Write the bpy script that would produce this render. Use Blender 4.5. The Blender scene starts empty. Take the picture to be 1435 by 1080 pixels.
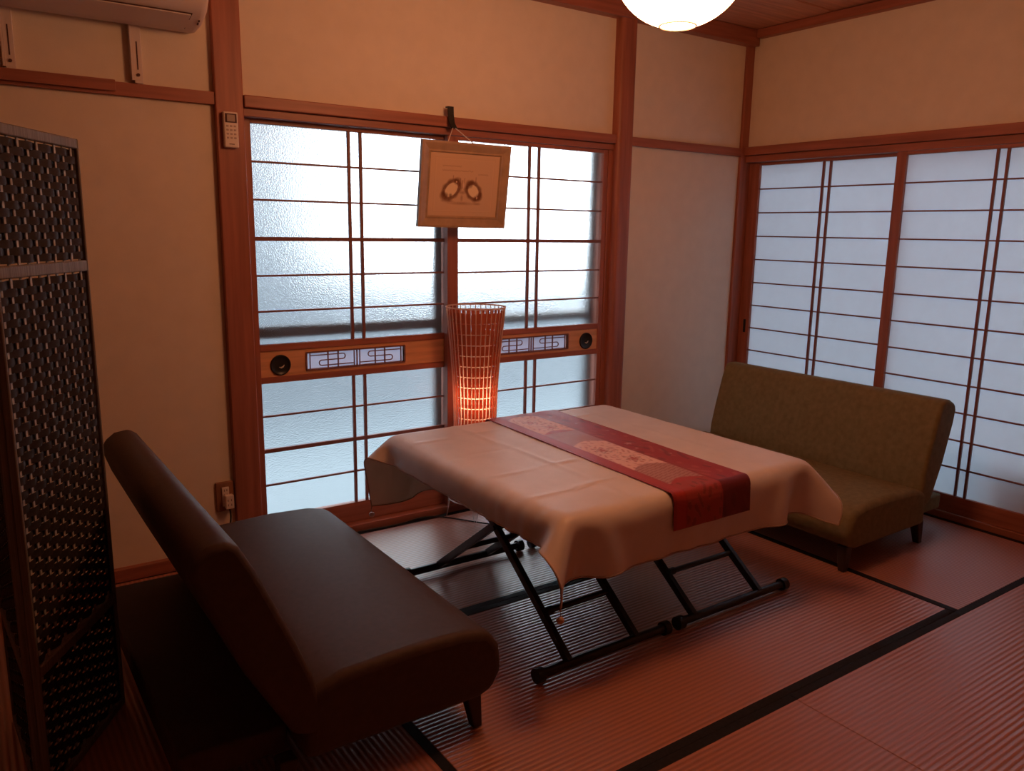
import bpy, bmesh, math, random
import numpy as np
from mathutils import Vector, Matrix
random.seed(7); rng = np.random.default_rng(7)
PI = math.pi
S = bpy.context.scene
C = S.collection

# ---------------------------------------------------------------- camera
cam_d = bpy.data.cameras.new('camera'); cam = bpy.data.objects.new('camera', cam_d); C.objects.link(cam)
yaw, pit, rol = .6101, -.192, .016
fw = Vector((math.sin(yaw)*math.cos(pit), math.cos(yaw)*math.cos(pit), math.sin(pit)))
rt = Vector((math.cos(yaw), -math.sin(yaw), 0)); up = rt.cross(fw)
r2 = rt*math.cos(rol)+up*math.sin(rol); u2 = -rt*math.sin(rol)+up*math.cos(rol)
M = Matrix((r2, u2, -fw)).transposed().to_4x4(); M.translation = Vector((-3.5536, -2.9318, 1.2359))
cam.matrix_world = M
cam_d.sensor_width = 36; cam_d.lens = 36*1119.34/1435; cam_d.clip_start = .02
S.camera = cam
# ---------------------------------------------------------------- world, exposure
w = bpy.data.worlds.new('world'); S.world = w; w.use_nodes = True
bg = w.node_tree.nodes['Background']; bg.inputs[0].default_value = (.86, .94, 1.0, 1); bg.inputs[1].default_value = 5.2
S.view_settings.view_transform = 'Standard'; S.view_settings.look = 'None'
S.view_settings.exposure = 0; S.view_settings.gamma = 1; S.view_settings.use_curve_mapping = False
LAMP_COL = (1, .43, .19); LAMP_STR = 22.0

# ---------------------------------------------------------------- materials
def mat(name, col, rough=.6, spec=.5, var=0, scale=(1, 1, 1), nscale=8, bump=0, bscale=60, metal=0, bdist=.001, coat=0, sheen=0):
    m = bpy.data.materials.new(name); m.use_nodes = True
    nt = m.node_tree; b = nt.nodes['Principled BSDF']
    b.inputs['Base Color'].default_value = (*col, 1); b.inputs['Roughness'].default_value = rough
    b.inputs['Specular IOR Level'].default_value = spec; b.inputs['Metallic'].default_value = metal
    b.inputs['Sheen Weight'].default_value = sheen
    if var or bump:
        tc = nt.nodes.new('ShaderNodeTexCoord'); mp = nt.nodes.new('ShaderNodeMapping'); mp.inputs['Scale'].default_value = scale
        nt.links.new(tc.outputs['Object'], mp.inputs[0])
    if var:
        n = nt.nodes.new('ShaderNodeTexNoise'); n.inputs['Scale'].default_value = nscale; n.inputs['Detail'].default_value = 6
        r = nt.nodes.new('ShaderNodeMapRange'); r.inputs['From Min'].default_value = .3; r.inputs['From Max'].default_value = .7
        r.inputs['To Min'].default_value = 1-var; r.inputs['To Max'].default_value = 1+var
        x = nt.nodes.new('ShaderNodeVectorMath'); x.operation = 'SCALE'; x.inputs[0].default_value = col
        nt.links.new(mp.outputs[0], n.inputs['Vector']); nt.links.new(n.outputs['Fac'], r.inputs['Value'])
        nt.links.new(r.outputs[0], x.inputs['Scale']); nt.links.new(x.outputs[0], b.inputs['Base Color'])
    if bump:
        n2 = nt.nodes.new('ShaderNodeTexNoise'); n2.inputs['Scale'].default_value = bscale; n2.inputs['Detail'].default_value = 4
        bp = nt.nodes.new('ShaderNodeBump'); bp.inputs['Strength'].default_value = bump; bp.inputs['Distance'].default_value = bdist
        nt.links.new(mp.outputs[0], n2.inputs['Vector']); nt.links.new(n2.outputs['Fac'], bp.inputs['Height'])
        nt.links.new(bp.outputs[0], b.inputs['Normal'])
    return m

WOODC = (.36, .125, .080)
wood_v = mat('wood_vertical_grain', WOODC, .42, .4, .22, (22, 22, 1.2), 2.2, .15, 60)
wood_x = mat('wood_horizontal_grain', WOODC, .42, .4, .22, (1.2, 22, 22), 2.2, .15, 60)
wood_y = mat('wood_depth_grain', WOODC, .42, .4, .22, (22, 1.2, 22), 2.2, .15, 60)
wood_bar = mat('lattice_wood', (.24, .10, .08), .5, .4)
wood_panel = mat('waist_panel_wood', (.74, .38, .19), .4, .4, .15, (1.5, 20, 20), 2.5)
wood_ceil = mat('ceiling_wood', (.60, .30, .20), .5, .4, .2, (1.0, 16, 16), 3)
plaster = mat('plaster', (.80, .70, .58), .9, .1, .03, (1, 1, 1), 14, .35, 260, bdist=.0008)
black_metal = mat('black_metal', (.012, .012, .013), .38, .5)
black_plastic = mat('black_plastic', (.012, .012, .012), .5, .5)
ac_white = mat('aircon_plastic', (.72, .60, .55), .45, .4)
ac_dark = mat('dark_groove', (.10, .045, .04), .7, .2)
ivory = mat('ivory_plastic', (.78, .66, .58), .4, .5)
screen_grey = mat('grey_lcd', (.38, .27, .22), .3, .5)
button_m = mat('remote_button', (.48, .36, .32), .5, .4)
brown_plate = mat('outlet_backing_wood', (.30, .14, .08), .5, .4, .15, (20, 20, 2), 3)
alu = mat('dark_aluminium', (.10, .085, .085), .45, .5, metal=.3)
sofa_dark = mat('brown_fabric', (.070, .043, .033), .6, .3, .10, (1, 1, 1), 60, .5, 700, bdist=.0006)
sofa_olive = mat('olive_brown_fabric', (.21, .17, .08), .85, .25, .14, (1, 1, 1), 45, .6, 600, bdist=.0008)
dark_panel = mat('dark_wall_panel', (.32, .21, .15), .8, .2)
leg_wood = mat('sofa_leg_wood', (.045, .022, .015), .45, .4)
screen_dark = mat('woven_paper_strip', (.028, .020, .020), .7, .3, .2, (1, 1, 1), 120)
screen_light = mat('pale_stake', (.38, .36, .35), .6, .3, .25, (1, 1, 1), 90)
screen_edge = mat('screen_edging', (.18, .16, .15), .6, .3, .35, (180, 180, 2), 2)
heri_m = mat('edging_cloth', (.009, .007, .009), .7, .3, .5, (1, 1, 1), 90)
string_m = mat('white_string', (.70, .60, .55), .8, .2)
gold_wood = mat('picture_frame_wood', (.42, .27, .16), .38, .5, .12, (6, 6, 6), 5)
wire_m = mat('pale_wire', (.60, .44, .38), .35, .5)
ground_m = mat('outside_ground', (.25, .29, .31), .9, .1, .1, (1, 1, 1), 5)
dim_wall_m = mat('pane_dimming_wall', (.17, .19, .21), .9, .1)
dim_slab_m = mat('pane_dimming_slab', (.08, .08, .09), .8, .2)
box_m = mat('shade_box_brown', (.20, .12, .08), .8, .2)

TAT = (.49, .205, .140)
def tatami_mat_m(name, rot):
    m = mat(name, TAT, .33, 1.0)
    nt = m.node_tree; b = nt.nodes['Principled BSDF']; b.inputs['Coat Weight'].default_value = .32; b.inputs['Coat Roughness'].default_value = .24
    tc = nt.nodes.new('ShaderNodeTexCoord'); mp = nt.nodes.new('ShaderNodeMapping'); mp.inputs['Rotation'].default_value = (0, 0, rot)
    nt.links.new(tc.outputs['Object'], mp.inputs[0])
    wv = nt.nodes.new('ShaderNodeTexWave'); wv.wave_type = 'BANDS'; wv.bands_direction = 'Y'; wv.wave_profile = 'SIN'
    wv.inputs['Scale'].default_value = 2*PI/.0155/20; wv.inputs['Distortion'].default_value = .25; wv.inputs['Detail Scale'].default_value = 3
    nt.links.new(mp.outputs[0], wv.inputs['Vector'])
    mp2 = nt.nodes.new('ShaderNodeMapping'); mp2.inputs['Scale'].default_value = (14, 160, 1)
    nt.links.new(mp.outputs[0], mp2.inputs[0])
    n = nt.nodes.new('ShaderNodeTexNoise'); n.inputs['Scale'].default_value = 1.5; n.inputs['Detail'].default_value = 5
    nt.links.new(mp2.outputs[0], n.inputs['Vector'])
    ad = nt.nodes.new('ShaderNodeMath'); ad.operation = 'MULTIPLY_ADD'; ad.inputs[1].default_value = .35
    nt.links.new(n.outputs['Fac'], ad.inputs[0]); nt.links.new(wv.outputs['Fac'], ad.inputs[2])
    bp = nt.nodes.new('ShaderNodeBump'); bp.inputs['Strength'].default_value = 1; bp.inputs['Distance'].default_value = .0011
    nt.links.new(ad.outputs[0], bp.inputs['Height']); nt.links.new(bp.outputs[0], b.inputs['Normal']); nt.links.new(bp.outputs[0], b.inputs['Coat Normal'])
    r = nt.nodes.new('ShaderNodeMapRange'); r.inputs['To Min'].default_value = .72; r.inputs['To Max'].default_value = 1.08
    x = nt.nodes.new('ShaderNodeVectorMath'); x.operation = 'SCALE'; x.inputs[0].default_value = TAT
    nt.links.new(ad.outputs[0], r.inputs['Value']); nt.links.new(r.outputs[0], x.inputs['Scale']); nt.links.new(x.outputs[0], b.inputs['Base Color'])
    return m
tatami_x = tatami_mat_m('rush_weave', 0); tatami_y = tatami_mat_m('rush_weave_turned', PI/2)

def emis(name, col, s):
    m = bpy.data.materials.new(name); m.use_nodes = True; nt = m.node_tree; nt.nodes.clear()
    e = nt.nodes.new('ShaderNodeEmission'); o = nt.nodes.new('ShaderNodeOutputMaterial')
    e.inputs[0].default_value = (*col, 1); e.inputs[1].default_value = s; nt.links.new(e.outputs[0], o.inputs[0]); return m
globe_m = emis('lit_globe', LAMP_COL, LAMP_STR)
bulb_m = emis('lit_bulb', (1, .50, .32), 24)

def glass_mat():
    m = bpy.data.materials.new('obscure_glass'); m.use_nodes = True; nt = m.node_tree; b = nt.nodes['Principled BSDF']
    b.inputs['Base Color'].default_value = (.93, .97, 1, 1); b.inputs['Transmission Weight'].default_value = 1
    b.inputs['Roughness'].default_value = .26; b.inputs['IOR'].default_value = 1.45
    tc = nt.nodes.new('ShaderNodeTexCoord'); n = nt.nodes.new('ShaderNodeTexNoise'); n.inputs['Scale'].default_value = 210; n.inputs['Detail'].default_value = 2
    bp = nt.nodes.new('ShaderNodeBump'); bp.inputs['Strength'].default_value = 1; bp.inputs['Distance'].default_value = .0013
    nt.links.new(tc.outputs['Object'], n.inputs['Vector']); nt.links.new(n.outputs['Fac'], bp.inputs['Height']); nt.links.new(bp.outputs[0], b.inputs['Normal'])
    return m
glass_m = glass_mat()
def paper_mat(name, tcol, dcol, f):
    m = bpy.data.materials.new(name); m.use_nodes = True; nt = m.node_tree; nt.nodes.clear()
    t = nt.nodes.new('ShaderNodeBsdfTranslucent'); d = nt.nodes.new('ShaderNodeBsdfDiffuse'); x = nt.nodes.new('ShaderNodeMixShader'); o = nt.nodes.new('ShaderNodeOutputMaterial')
    tc = nt.nodes.new('ShaderNodeTexCoord'); n = nt.nodes.new('ShaderNodeTexNoise'); n.inputs['Scale'].default_value = 25; n.inputs['Detail'].default_value = 6
    r = nt.nodes.new('ShaderNodeMapRange'); r.inputs['To Min'].default_value = .92; r.inputs['To Max'].default_value = 1.06
    v = nt.nodes.new('ShaderNodeVectorMath'); v.operation = 'SCALE'; v.inputs[0].default_value = tcol
    nt.links.new(tc.outputs['Object'], n.inputs['Vector']); nt.links.new(n.outputs['Fac'], r.inputs['Value']); nt.links.new(r.outputs[0], v.inputs['Scale'])
    nt.links.new(v.outputs[0], t.inputs['Color']); d.inputs['Color'].default_value = (*dcol, 1)
    x.inputs[0].default_value = f
    nt.links.new(t.outputs[0], x.inputs[1]); nt.links.new(d.outputs[0], x.inputs[2]); nt.links.new(x.outputs[0], o.inputs[0]); return m
paper_m = paper_mat('shoji_paper', (.54, .60, .665), (.72, .68, .64), .5)
insert_m = paper_mat('transom_paper', (.62, .62, .70), (.8, .78, .8), .3)
rod_m = paper_mat('pale_bamboo', (.92, .66, .52), (.80, .58, .48), .4)
slat_m = paper_mat('red_brown_veneer', (.80, .27, .14), (.48, .16, .10), .45)
shade_m = paper_mat('lamp_shade_paper', (.85, .75, .62), (.8, .7, .55), .3)

def attr_mat(name, rough, spec=.3, bump=0, sheen=0):
    m = bpy.data.materials.new(name); m.use_nodes = True; nt = m.node_tree; b = nt.nodes['Principled BSDF']
    a = nt.nodes.new('ShaderNodeVertexColor'); a.layer_name = 'print'
    nt.links.new(a.outputs['Color'], b.inputs['Base Color']); b.inputs['Roughness'].default_value = rough; b.inputs['Specular IOR Level'].default_value = spec
    if bump:
        tc = nt.nodes.new('ShaderNodeTexCoord'); n = nt.nodes.new('ShaderNodeTexNoise'); n.inputs['Scale'].default_value = 500
        bp = nt.nodes.new('ShaderNodeBump'); bp.inputs['Strength'].default_value = bump; bp.inputs['Distance'].default_value = .0006
        nt.links.new(tc.outputs['Object'], n.inputs['Vector']); nt.links.new(n.outputs['Fac'], bp.inputs['Height']); nt.links.new(bp.outputs[0], b.inputs['Normal'])
    return m
runner_m = attr_mat('brocade', .5, .4, .5); art_m = attr_mat('drawing_print', .85, .2)
def cloth_mat():
    m = mat('damask_cloth', (.90, .82, .78), .46, .7, .06, (1, 1, 1), 9, .5, 420, bdist=.0005)
    nt = m.node_tree; b = nt.nodes['Principled BSDF']; o = nt.nodes['Material Output']
    t = nt.nodes.new('ShaderNodeBsdfTranslucent'); t.inputs[0].default_value = (.72, .55, .42, 1)
    x = nt.nodes.new('ShaderNodeMixShader'); x.inputs[0].default_value = .24
    nt.links.new(b.outputs[0], x.inputs[1]); nt.links.new(t.outputs[0], x.inputs[2]); nt.links.new(x.outputs[0], o.inputs[0]); return m
cloth_m = cloth_mat()
hem_m = mat('hem_piping', (.42, .30, .25), .7, .3)

# ---------------------------------------------------------------- mesh helpers
def link(name, bm, m, parent=None, smooth=False, bevel=0, seg=2):
    me = bpy.data.meshes.new(name); bmesh.ops.recalc_face_normals(bm, faces=bm.faces); bm.to_mesh(me); bm.free()
    me.materials.append(m)
    if smooth:
        for p in me.polygons: p.use_smooth = True
    o = bpy.data.objects.new(name, me); C.objects.link(o)
    if parent is not None: o.parent = parent
    if bevel:
        b = o.modifiers.new('bevel', 'BEVEL'); b.width = bevel; b.segments = seg; b.limit_method = 'ANGLE'; b.angle_limit = .6
        b.harden_normals = False
        for p in me.polygons: p.use_smooth = True
        me.set_sharp_from_angle(angle=1.2) if seg > 2 else me.set_sharp_from_angle(angle=.3)
    return o
def B(bm, x0, x1, y0, y1, z0, z1):
    vs = [bm.verts.new(p) for p in ((x0,y0,z0),(x1,y0,z0),(x1,y1,z0),(x0,y1,z0),(x0,y0,z1),(x1,y0,z1),(x1,y1,z1),(x0,y1,z1))]
    for f in ((0,3,2,1),(4,5,6,7),(0,1,5,4),(1,2,6,5),(2,3,7,6),(3,0,4,7)): bm.faces.new([vs[i] for i in f])
    return vs
def box(name, x0, x1, y0, y1, z0, z1, m, parent=None, bevel=0, seg=2):
    bm = bmesh.new(); B(bm, x0, x1, y0, y1, z0, z1); return link(name, bm, m, parent, bevel=bevel, seg=seg)
def tube_bm(bm, pts, r, n=8, closed=False, caps=True):
    pts = [Vector(p) for p in pts]; rings = []
    N = len(pts); prev = None
    for i, p in enumerate(pts):
        a = pts[(i-1) % N] if (closed or i > 0) else p; b = pts[(i+1) % N] if (closed or i < N-1) else p
        t = (b-a).normalized()
        if prev is None:
            ref = Vector((0, 0, 1)) if abs(t.z) < .9 else Vector((1, 0, 0)); u = t.cross(ref).normalized()
        else:
            u = (prev - t*prev.dot(t)).normalized()
        prev = u; v = t.cross(u); rr = r[i] if isinstance(r, (list, tuple)) else r
        rings.append([bm.verts.new(p+u*rr*math.cos(2*PI*k/n)+v*rr*math.sin(2*PI*k/n)) for k in range(n)])
    M_ = N if closed else N-1
    for i in range(M_):
        A, D = rings[i], rings[(i+1) % N]
        for k in range(n): bm.faces.new((A[k], A[(k+1) % n], D[(k+1) % n], D[k]))
    if caps and not closed: bm.faces.new(rings[0][::-1]); bm.faces.new(rings[-1])
def tube(name, pts, r, m, parent=None, n=8, closed=False):
    bm = bmesh.new(); tube_bm(bm, pts, r, n, closed); o = link(name, bm, m, parent, smooth=True)
    o.data.set_sharp_from_angle(angle=1.0); return o
def lathe(name, prof, m, parent=None, n=48, center=(0, 0, 0)):
    bm = bmesh.new(); rings = []
    for r, z in prof:
        rings.append([bm.verts.new((center[0]+r*math.cos(2*PI*k/n), center[1]+r*math.sin(2*PI*k/n), center[2]+z)) for k in range(n)])
    for a, b in zip(rings, rings[1:]):
        for k in range(n): bm.faces.new((a[k], a[(k+1) % n], b[(k+1) % n], b[k]))
    if prof[0][0] > 1e-4: bm.faces.new(rings[0][::-1])
    if prof[-1][0] > 1e-4: bm.faces.new(rings[-1])
    bmesh.ops.remove_doubles(bm, verts=bm.verts, dist=1e-5)
    o = link(name, bm, m, parent, smooth=True); o.data.set_sharp_from_angle(angle=.9); return o
def prism(name, poly, axis, a, b, m, parent=None, bevel=0, seg=3):
    """poly in the plane perpendicular to axis ('y': (x,z), 'x': (y,z))"""
    bm = bmesh.new()
    f = (lambda p, t: (p[0], t, p[1])) if axis == 'y' else (lambda p, t: (t, p[0], p[1]))
    A = [bm.verts.new(f(p, a)) for p in poly]; D = [bm.verts.new(f(p, b)) for p in poly]
    bm.faces.new(A); bm.faces.new(D[::-1]); n = len(poly)
    for k in range(n): bm.faces.new((A[k], A[(k+1) % n], D[(k+1) % n], D[k]))
    return link(name, bm, m, parent, bevel=bevel, seg=seg)
def empty(name, loc=(0, 0, 0), rz=0):
    o = bpy.data.objects.new(name, None); o.empty_display_size = .1; C.objects.link(o); o.location = loc; o.rotation_euler = (0, 0, rz); return o
def tag(o, label, cat, group=None):
    o['label'] = label; o['category'] = cat
    if group: o['group'] = group
    return o
def st(o, label=None):
    o['kind'] = 'structure'
    if label: o['label'] = label
    return o

# ================================================================ ROOM SHELL
XL, YN, ZC = -4.55, -3.62, 2.27
bm = bmesh.new()
B(bm, XL, -2.76, .012, .13, -.12, ZC+.05)            # left of the big window
B(bm, -2.70, -.92, .012, .13, 1.64, ZC+.05)       # above it
B(bm, -.88, .12, .012, .13, -.12, ZC+.05)            # right of it
st(link('wall_back', bm, plaster), 'cream plaster back wall split by red-brown posts')
bm = bmesh.new(); B(bm, .012, .13, -1.82, .01, 1.64, ZC+.05); B(bm, .012, .13, YN, -1.82, -.12, ZC+.05)
st(link('wall_right', bm, plaster), 'plaster above and beside the paper sliding screens')
st(box('wall_left', XL-.12, XL, YN, .13, -.12, ZC+.05, dark_panel))
st(box('wall_front', XL-.12, .13, YN-.12, YN, -.12, ZC+.05, dark_panel))
# ceiling: boards as parts
ceil = st(box('ceiling', XL-.12, .13, YN-.12, .13, ZC+.02, ZC+.10, wood_ceil), 'boarded red-brown wooden ceiling')
y = .05
k = 0
edges = [.05, -.478, -.93, -1.385, -1.84, -2.295, -2.75, -3.205, -3.66]
for a, b in zip(edges, edges[1:]):
    box('ceiling_board', XL, .05, b+.003, a-.003, ZC+(.004 if k % 2 else 0), ZC+.02, wood_ceil, ceil, bevel=.003); k += 1
# floor with mats
floor = st(box('floor', XL-.12, .13, YN-.12, .011, -.12, -.05, leg_wood), 'tatami mat floor with black cloth edging')
def mat_piece(x0, x1, y0, y1, along):
    o = box('tatami_mat', x0+.001, x1-.001, y0+.001, y1-.001, -.05, 0, tatami_x if along == 'x' else tatami_y, floor, bevel=.002)
    e = .027
    if along == 'x':
        box('edging', x0+.001, x1-.001, y0+.0006, y0+e, -.04, .0012, heri_m, o); box('edging', x0+.001, x1-.001, y1-e, y1-.0006, -.04, .0012, heri_m, o)
    else:
        box('edging', x0+.0006, x0+e, y0+.001, y1-.001, -.04, .0012, heri_m, o); box('edging', x1-e, x1-.0006, y0+.001, y1-.001, -.04, .0012, heri_m, o)
    return o
mat_piece(-.897, -.012, -1.745, -.012, 'y')
mat_piece(-2.70, -.897, -.853, -.012, 'x')
mat_piece(-2.70, -.897, -1.745, -.853, 'x')
mat_piece(-3.60, -2.70, -1.745, -.012, 'y')
mat_piece(-1.784, -.012, -2.645, -1.745, 'x')
mat_piece(-3.60, -1.784, -2.645, -1.745, 'x')
mat_piece(-1.784, -.012, -3.60, -2.645, 'x')
mat_piece(-3.60, -1.784, -3.60, -2.645, 'x')
mat_piece(-4.5, -3.60, -1.745, -.012, 'y')
mat_piece(-4.5, -3.60, -3.60, -1.745, 'y')

# posts, rails and trims
T = 0
def trim(*a, **k):
    global T; T += 1
    return st(a[0](f'trim_{T}', *a[1:], **k))
trim(box, -2.762, -2.666, -.012, .10, 0, ZC, wood_v, bevel=.004)['label'] = 'left post with the remote control on it'
trim(box, -.945, -.843, -.033, .10, 0, ZC-.004, wood_v, bevel=.022, seg=5)['label'] = 'rounded post at the right of the window'
trim(box, -.042, .085, -.004, .05, 0, 2.20, wood_v, bevel=.003)['label'] = 'slim corner post'
# head rails (nageshi / kamoi)
trim(box, -2.666, -.945, -.020, .06, 1.640, 1.681, wood_x, bevel=.003)
trim(box, -2.666, -.945, -.004, .10, 1.612, 1.638, wood_x, bevel=.002)
trim(box, XL, -2.762, -.006, .03, 1.640, 1.681, wood_x, bevel=.002)
trim(box, XL, -3.07, -.022, -.0065, 1.650, 1.684, wood_x, bevel=.002)['label'] = 'short extra board on the left wall rail'
trim(box, -.843, -.042, -.006, .03, 1.640, 1.681, wood_x, bevel=.002)
trim(box, -.020, .05, YN, -.004, 1.645, 1.688, wood_y, bevel=.003)
trim(box, -.004, .07, -1.80, -.004, 1.610, 1.643, wood_y, bevel=.002)
trim(box, -.03, .08, -1.86, -1.76, 0, ZC, wood_v, bevel=.004)
# cornices
trim(box, XL, .0, -.041, .03, 2.192, ZC-.001, wood_x, bevel=.003)['label'] = 'cornice along the back wall'
trim(box, -.030, .03, YN, -.042, 2.228, ZC-.001, wood_y, bevel=.003)['label'] = 'cornice along the right wall'
# sills and baseboards
st(box('baseboard_back', XL, -2.762, -.010, .03, 0, .048, wood_x, bevel=.002))
st(box('baseboard_back', -.843, -.042, -.010, .03, 0, .048, wood_x, bevel=.002))
trim(box, -2.666, -.945, -.006, .10, -.05, .030, wood_x, bevel=.002)['label'] = 'grooved threshold under the window'
trim(box, -.008, .10, -1.80, -.012, -.05, .028, wood_y, bevel=.002)['label'] = 'threshold of the paper screens'

# ================================================================ GLAZED PANELS (back wall)
ZR = dict(g0=1.596, m1=1.464, m2=1.33, m3=1.19, m4=1.055, m5=.922, g1=.797, g2=.649, m6=.52, m7=.384, m8=.246, g3=.113)
def u_curve(x0, x1, zt, zb, flip):
    """S-shaped lattice strip inside the half x0..x1"""
    W, H = x1-x0, zt-zb; r = H*.165
    lv = [zb+H*.83, zb+H*.5, zb+H*.17]
    P = [(0, lv[0]), (.74, lv[0])]
    for a in range(1, 6): t = PI/2-PI*a/6; P.append((.74+r*math.cos(t)/W, lv[0]-r+r*math.sin(t)))
    P += [(.74, lv[1]), (.26, lv[1])]
    for a in range(1, 6): t = PI/2+PI*a/6; P.append((.26+r*math.cos(t)/W, lv[1]-r+r*math.sin(t)))
    P += [(.26, lv[2]), (1, lv[2])]
    return [(x0+(1-u if flip else u)*W, z) for u, z in P]
def glazed_panel(n, x0, x1, gl, gr, yf, bars, ins, pull, label):
    root = st(empty(f'window_{n}', ((x0+x1)/2, yf, .03)), label)
    def pt(name, a, b, c, d, e, f, m, bevel=.0015):
        return box(name, a-root.location.x, b-root.location.x, c-yf, d-yf, e-.03, f-.03, m, root, bevel=bevel)
    t = .028
    pt('stile', x0, gl, yf, yf+t, .031, 1.611, wood_v); pt('stile', gr, x1, yf, yf+t, .031, 1.611, wood_v)
    pt('rail', gl, gr, yf+.001, yf+t-.001, 1.596, 1.611, wood_x)
    pt('rail', gl, gr, yf+.001, yf+t-.001, .031, .113, wood_x)
    pt('rail', gl, gr, yf+.001, yf+t-.001, .772, .797, wood_x); pt('rail', gl, gr, yf+.001, yf+t-.001, .649, .673, wood_x)
    # waist board with its opening
    a, b = ins; za, zb = .690, .753
    for q in ((gl, a, .673, .772), (b, gr, .673, .772), (a, b, .673, za), (a, b, zb, .772)):
        pt('waist_board', q[0], q[1], yf+.006, yf+t-.006, q[2], q[3], wood_panel, bevel=0)
    f = .006
    tf = empty('transom_lattice', (0, 0, 0)); tf.parent = root
    fr = bmesh.new(); ox, oy, oz = root.location
    B(fr, a-.004-ox, b+.004-ox, .002, .014, zb-oz, zb+f-oz); B(fr, a-.004-ox, b+.004-ox, .002, .014, za-f-oz, za-oz)
    B(fr, a-f-ox, a-ox, .002, .014, za-.002-oz, zb+.002-oz); B(fr, b-ox, b+f-ox, .002, .014, za-.002-oz, zb+.002-oz)
    link('frame', fr, wood_bar, tf)
    box('backing_paper', a-ox, b-ox, .018, .0195, za-oz, zb-oz, insert_m, tf)
    W = b-a; mid = (a+b)/2
    for xx, ww in ((a+.013, .003), (b-.013, .003), (mid-.012, .003), (mid, .004), (mid+.012, .003)):
        box('upright', xx-ww/2-ox, xx+ww/2-ox, .006, .012, za-oz, zb-oz, wood_bar, tf)
    for h0, h1, fl in ((a+.013, mid-.012, False), (mid+.012, b-.013, True)):
        w_ = h1-h0
        for u in ((.40, .63) if not fl else (.37, .60)):
            box('upright', h0+u*w_-.002-ox, h0+u*w_+.002-ox, .006, .012, za-oz, zb-oz, wood_bar, tf)
        P = u_curve(h0, h1, zb, za, fl)
        tube('curved_strip', [(p[0]-ox, .010, p[1]-oz) for p in P], .0024, wood_bar, tf, n=6)
    # round finger pull
    pc = empty('finger_pull', (pull-ox, 0, .7165-oz)); pc.parent = root
    bm = bmesh.new(); prof = [(.0395, .0068), (.0395, .0012), (.037, .0002), (.0345, .0012), (.031, .0040), (.02, .0050), (0.0001, .0052)]
    rings = []
    for r, yy in prof: rings.append([bm.verts.new((r*math.cos(2*PI*k/32), yy, r*math.sin(2*PI*k/32))) for k in range(32)])
    for A, D in zip(rings, rings[1:]):
        for k in range(32): bm.faces.new((A[k], A[(k+1) % 32], D[(k+1) % 32], D[k]))
    pb = link('cup', bm, black_metal, pc, smooth=True); pb.location = (0, -.0001, 0)
    bm = bmesh.new()
    tube_bm(bm, [(-.006, .003, -.008), (.002, .003, -.011), (.010, .003, -.007), (.014, .003, .000)], [.0015, .0035, .0028, .001], 8)
    link('inlay', bm, mat('pale_inlay', (.6, .55, .5), .3), pc, smooth=True)
    # glass sheets
    pt('glass_pane', gl-.004, gr+.004, yf+.016, yf+.019, .795, 1.598, glass_m, bevel=0)
    pt('glass_pane', gl-.004, gr+.004, yf+.016, yf+.019, .110, .651, glass_m, bevel=0)
    # lattice bars in front of the glass
    for bx in bars:
        for z0, z1 in ((.797, 1.596), (.113, .649)):
            pt('lattice_bar', bx-.0058, bx+.0058, yf+.004, yf+.0155, z0, z1, wood_bar, bevel=.001)
    for kk in ('m1', 'm2', 'm3', 'm4', 'm5', 'm6', 'm7', 'm8'):
        h = .0075 if kk in ('m3', 'm7') else .0036
        pt('lattice_bar', gl, gr, yf+(.0015 if h > .005 else .005), yf+.0155, ZR[kk]-h, ZR[kk]+h, wood_bar, bevel=.001)
    return root
glazed_panel(1, -2.666, -1.80, -2.632, -1.838, .036, (-2.257, -2.208), (-2.450, -2.030), -2.556, 'left glazed lattice panel of the back window')
glazed_panel(2, -1.841, -.972, -1.789, -.997, .004, (-1.42, -1.368), (-1.602, -1.180), -1.067, 'right glazed lattice panel behind the woven lamp')
trim(box, -.9715, -.9455, .0, .08, .03, 1.612, wood_v, bevel=.002)
# aluminium sash outside
sash = st(empty('window_3', (-1.80, .115, .03)), 'dark aluminium sash outside the lattice panels')
def sb(name, a, b, e, f, m=alu, y0=.10, y1=.125): return box(name, a+1.80, b+1.80, y0-.115, y1-.115, e-.03, f-.03, m, sash)
sb('stile', -1.845, -1.783, -.02, 1.66); sb('stile', -2.70, -2.655, -.02, 1.66); sb('stile', -.985, -.91, -.02, 1.66)
sb('rail', -2.655, -1.845, .812, .858); sb('rail', -1.783, -.985, .812, .858)
sb('rail', -2.66, -.98, -.02, .05); sb('rail', -2.66, -.98, 1.625, 1.67)

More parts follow.
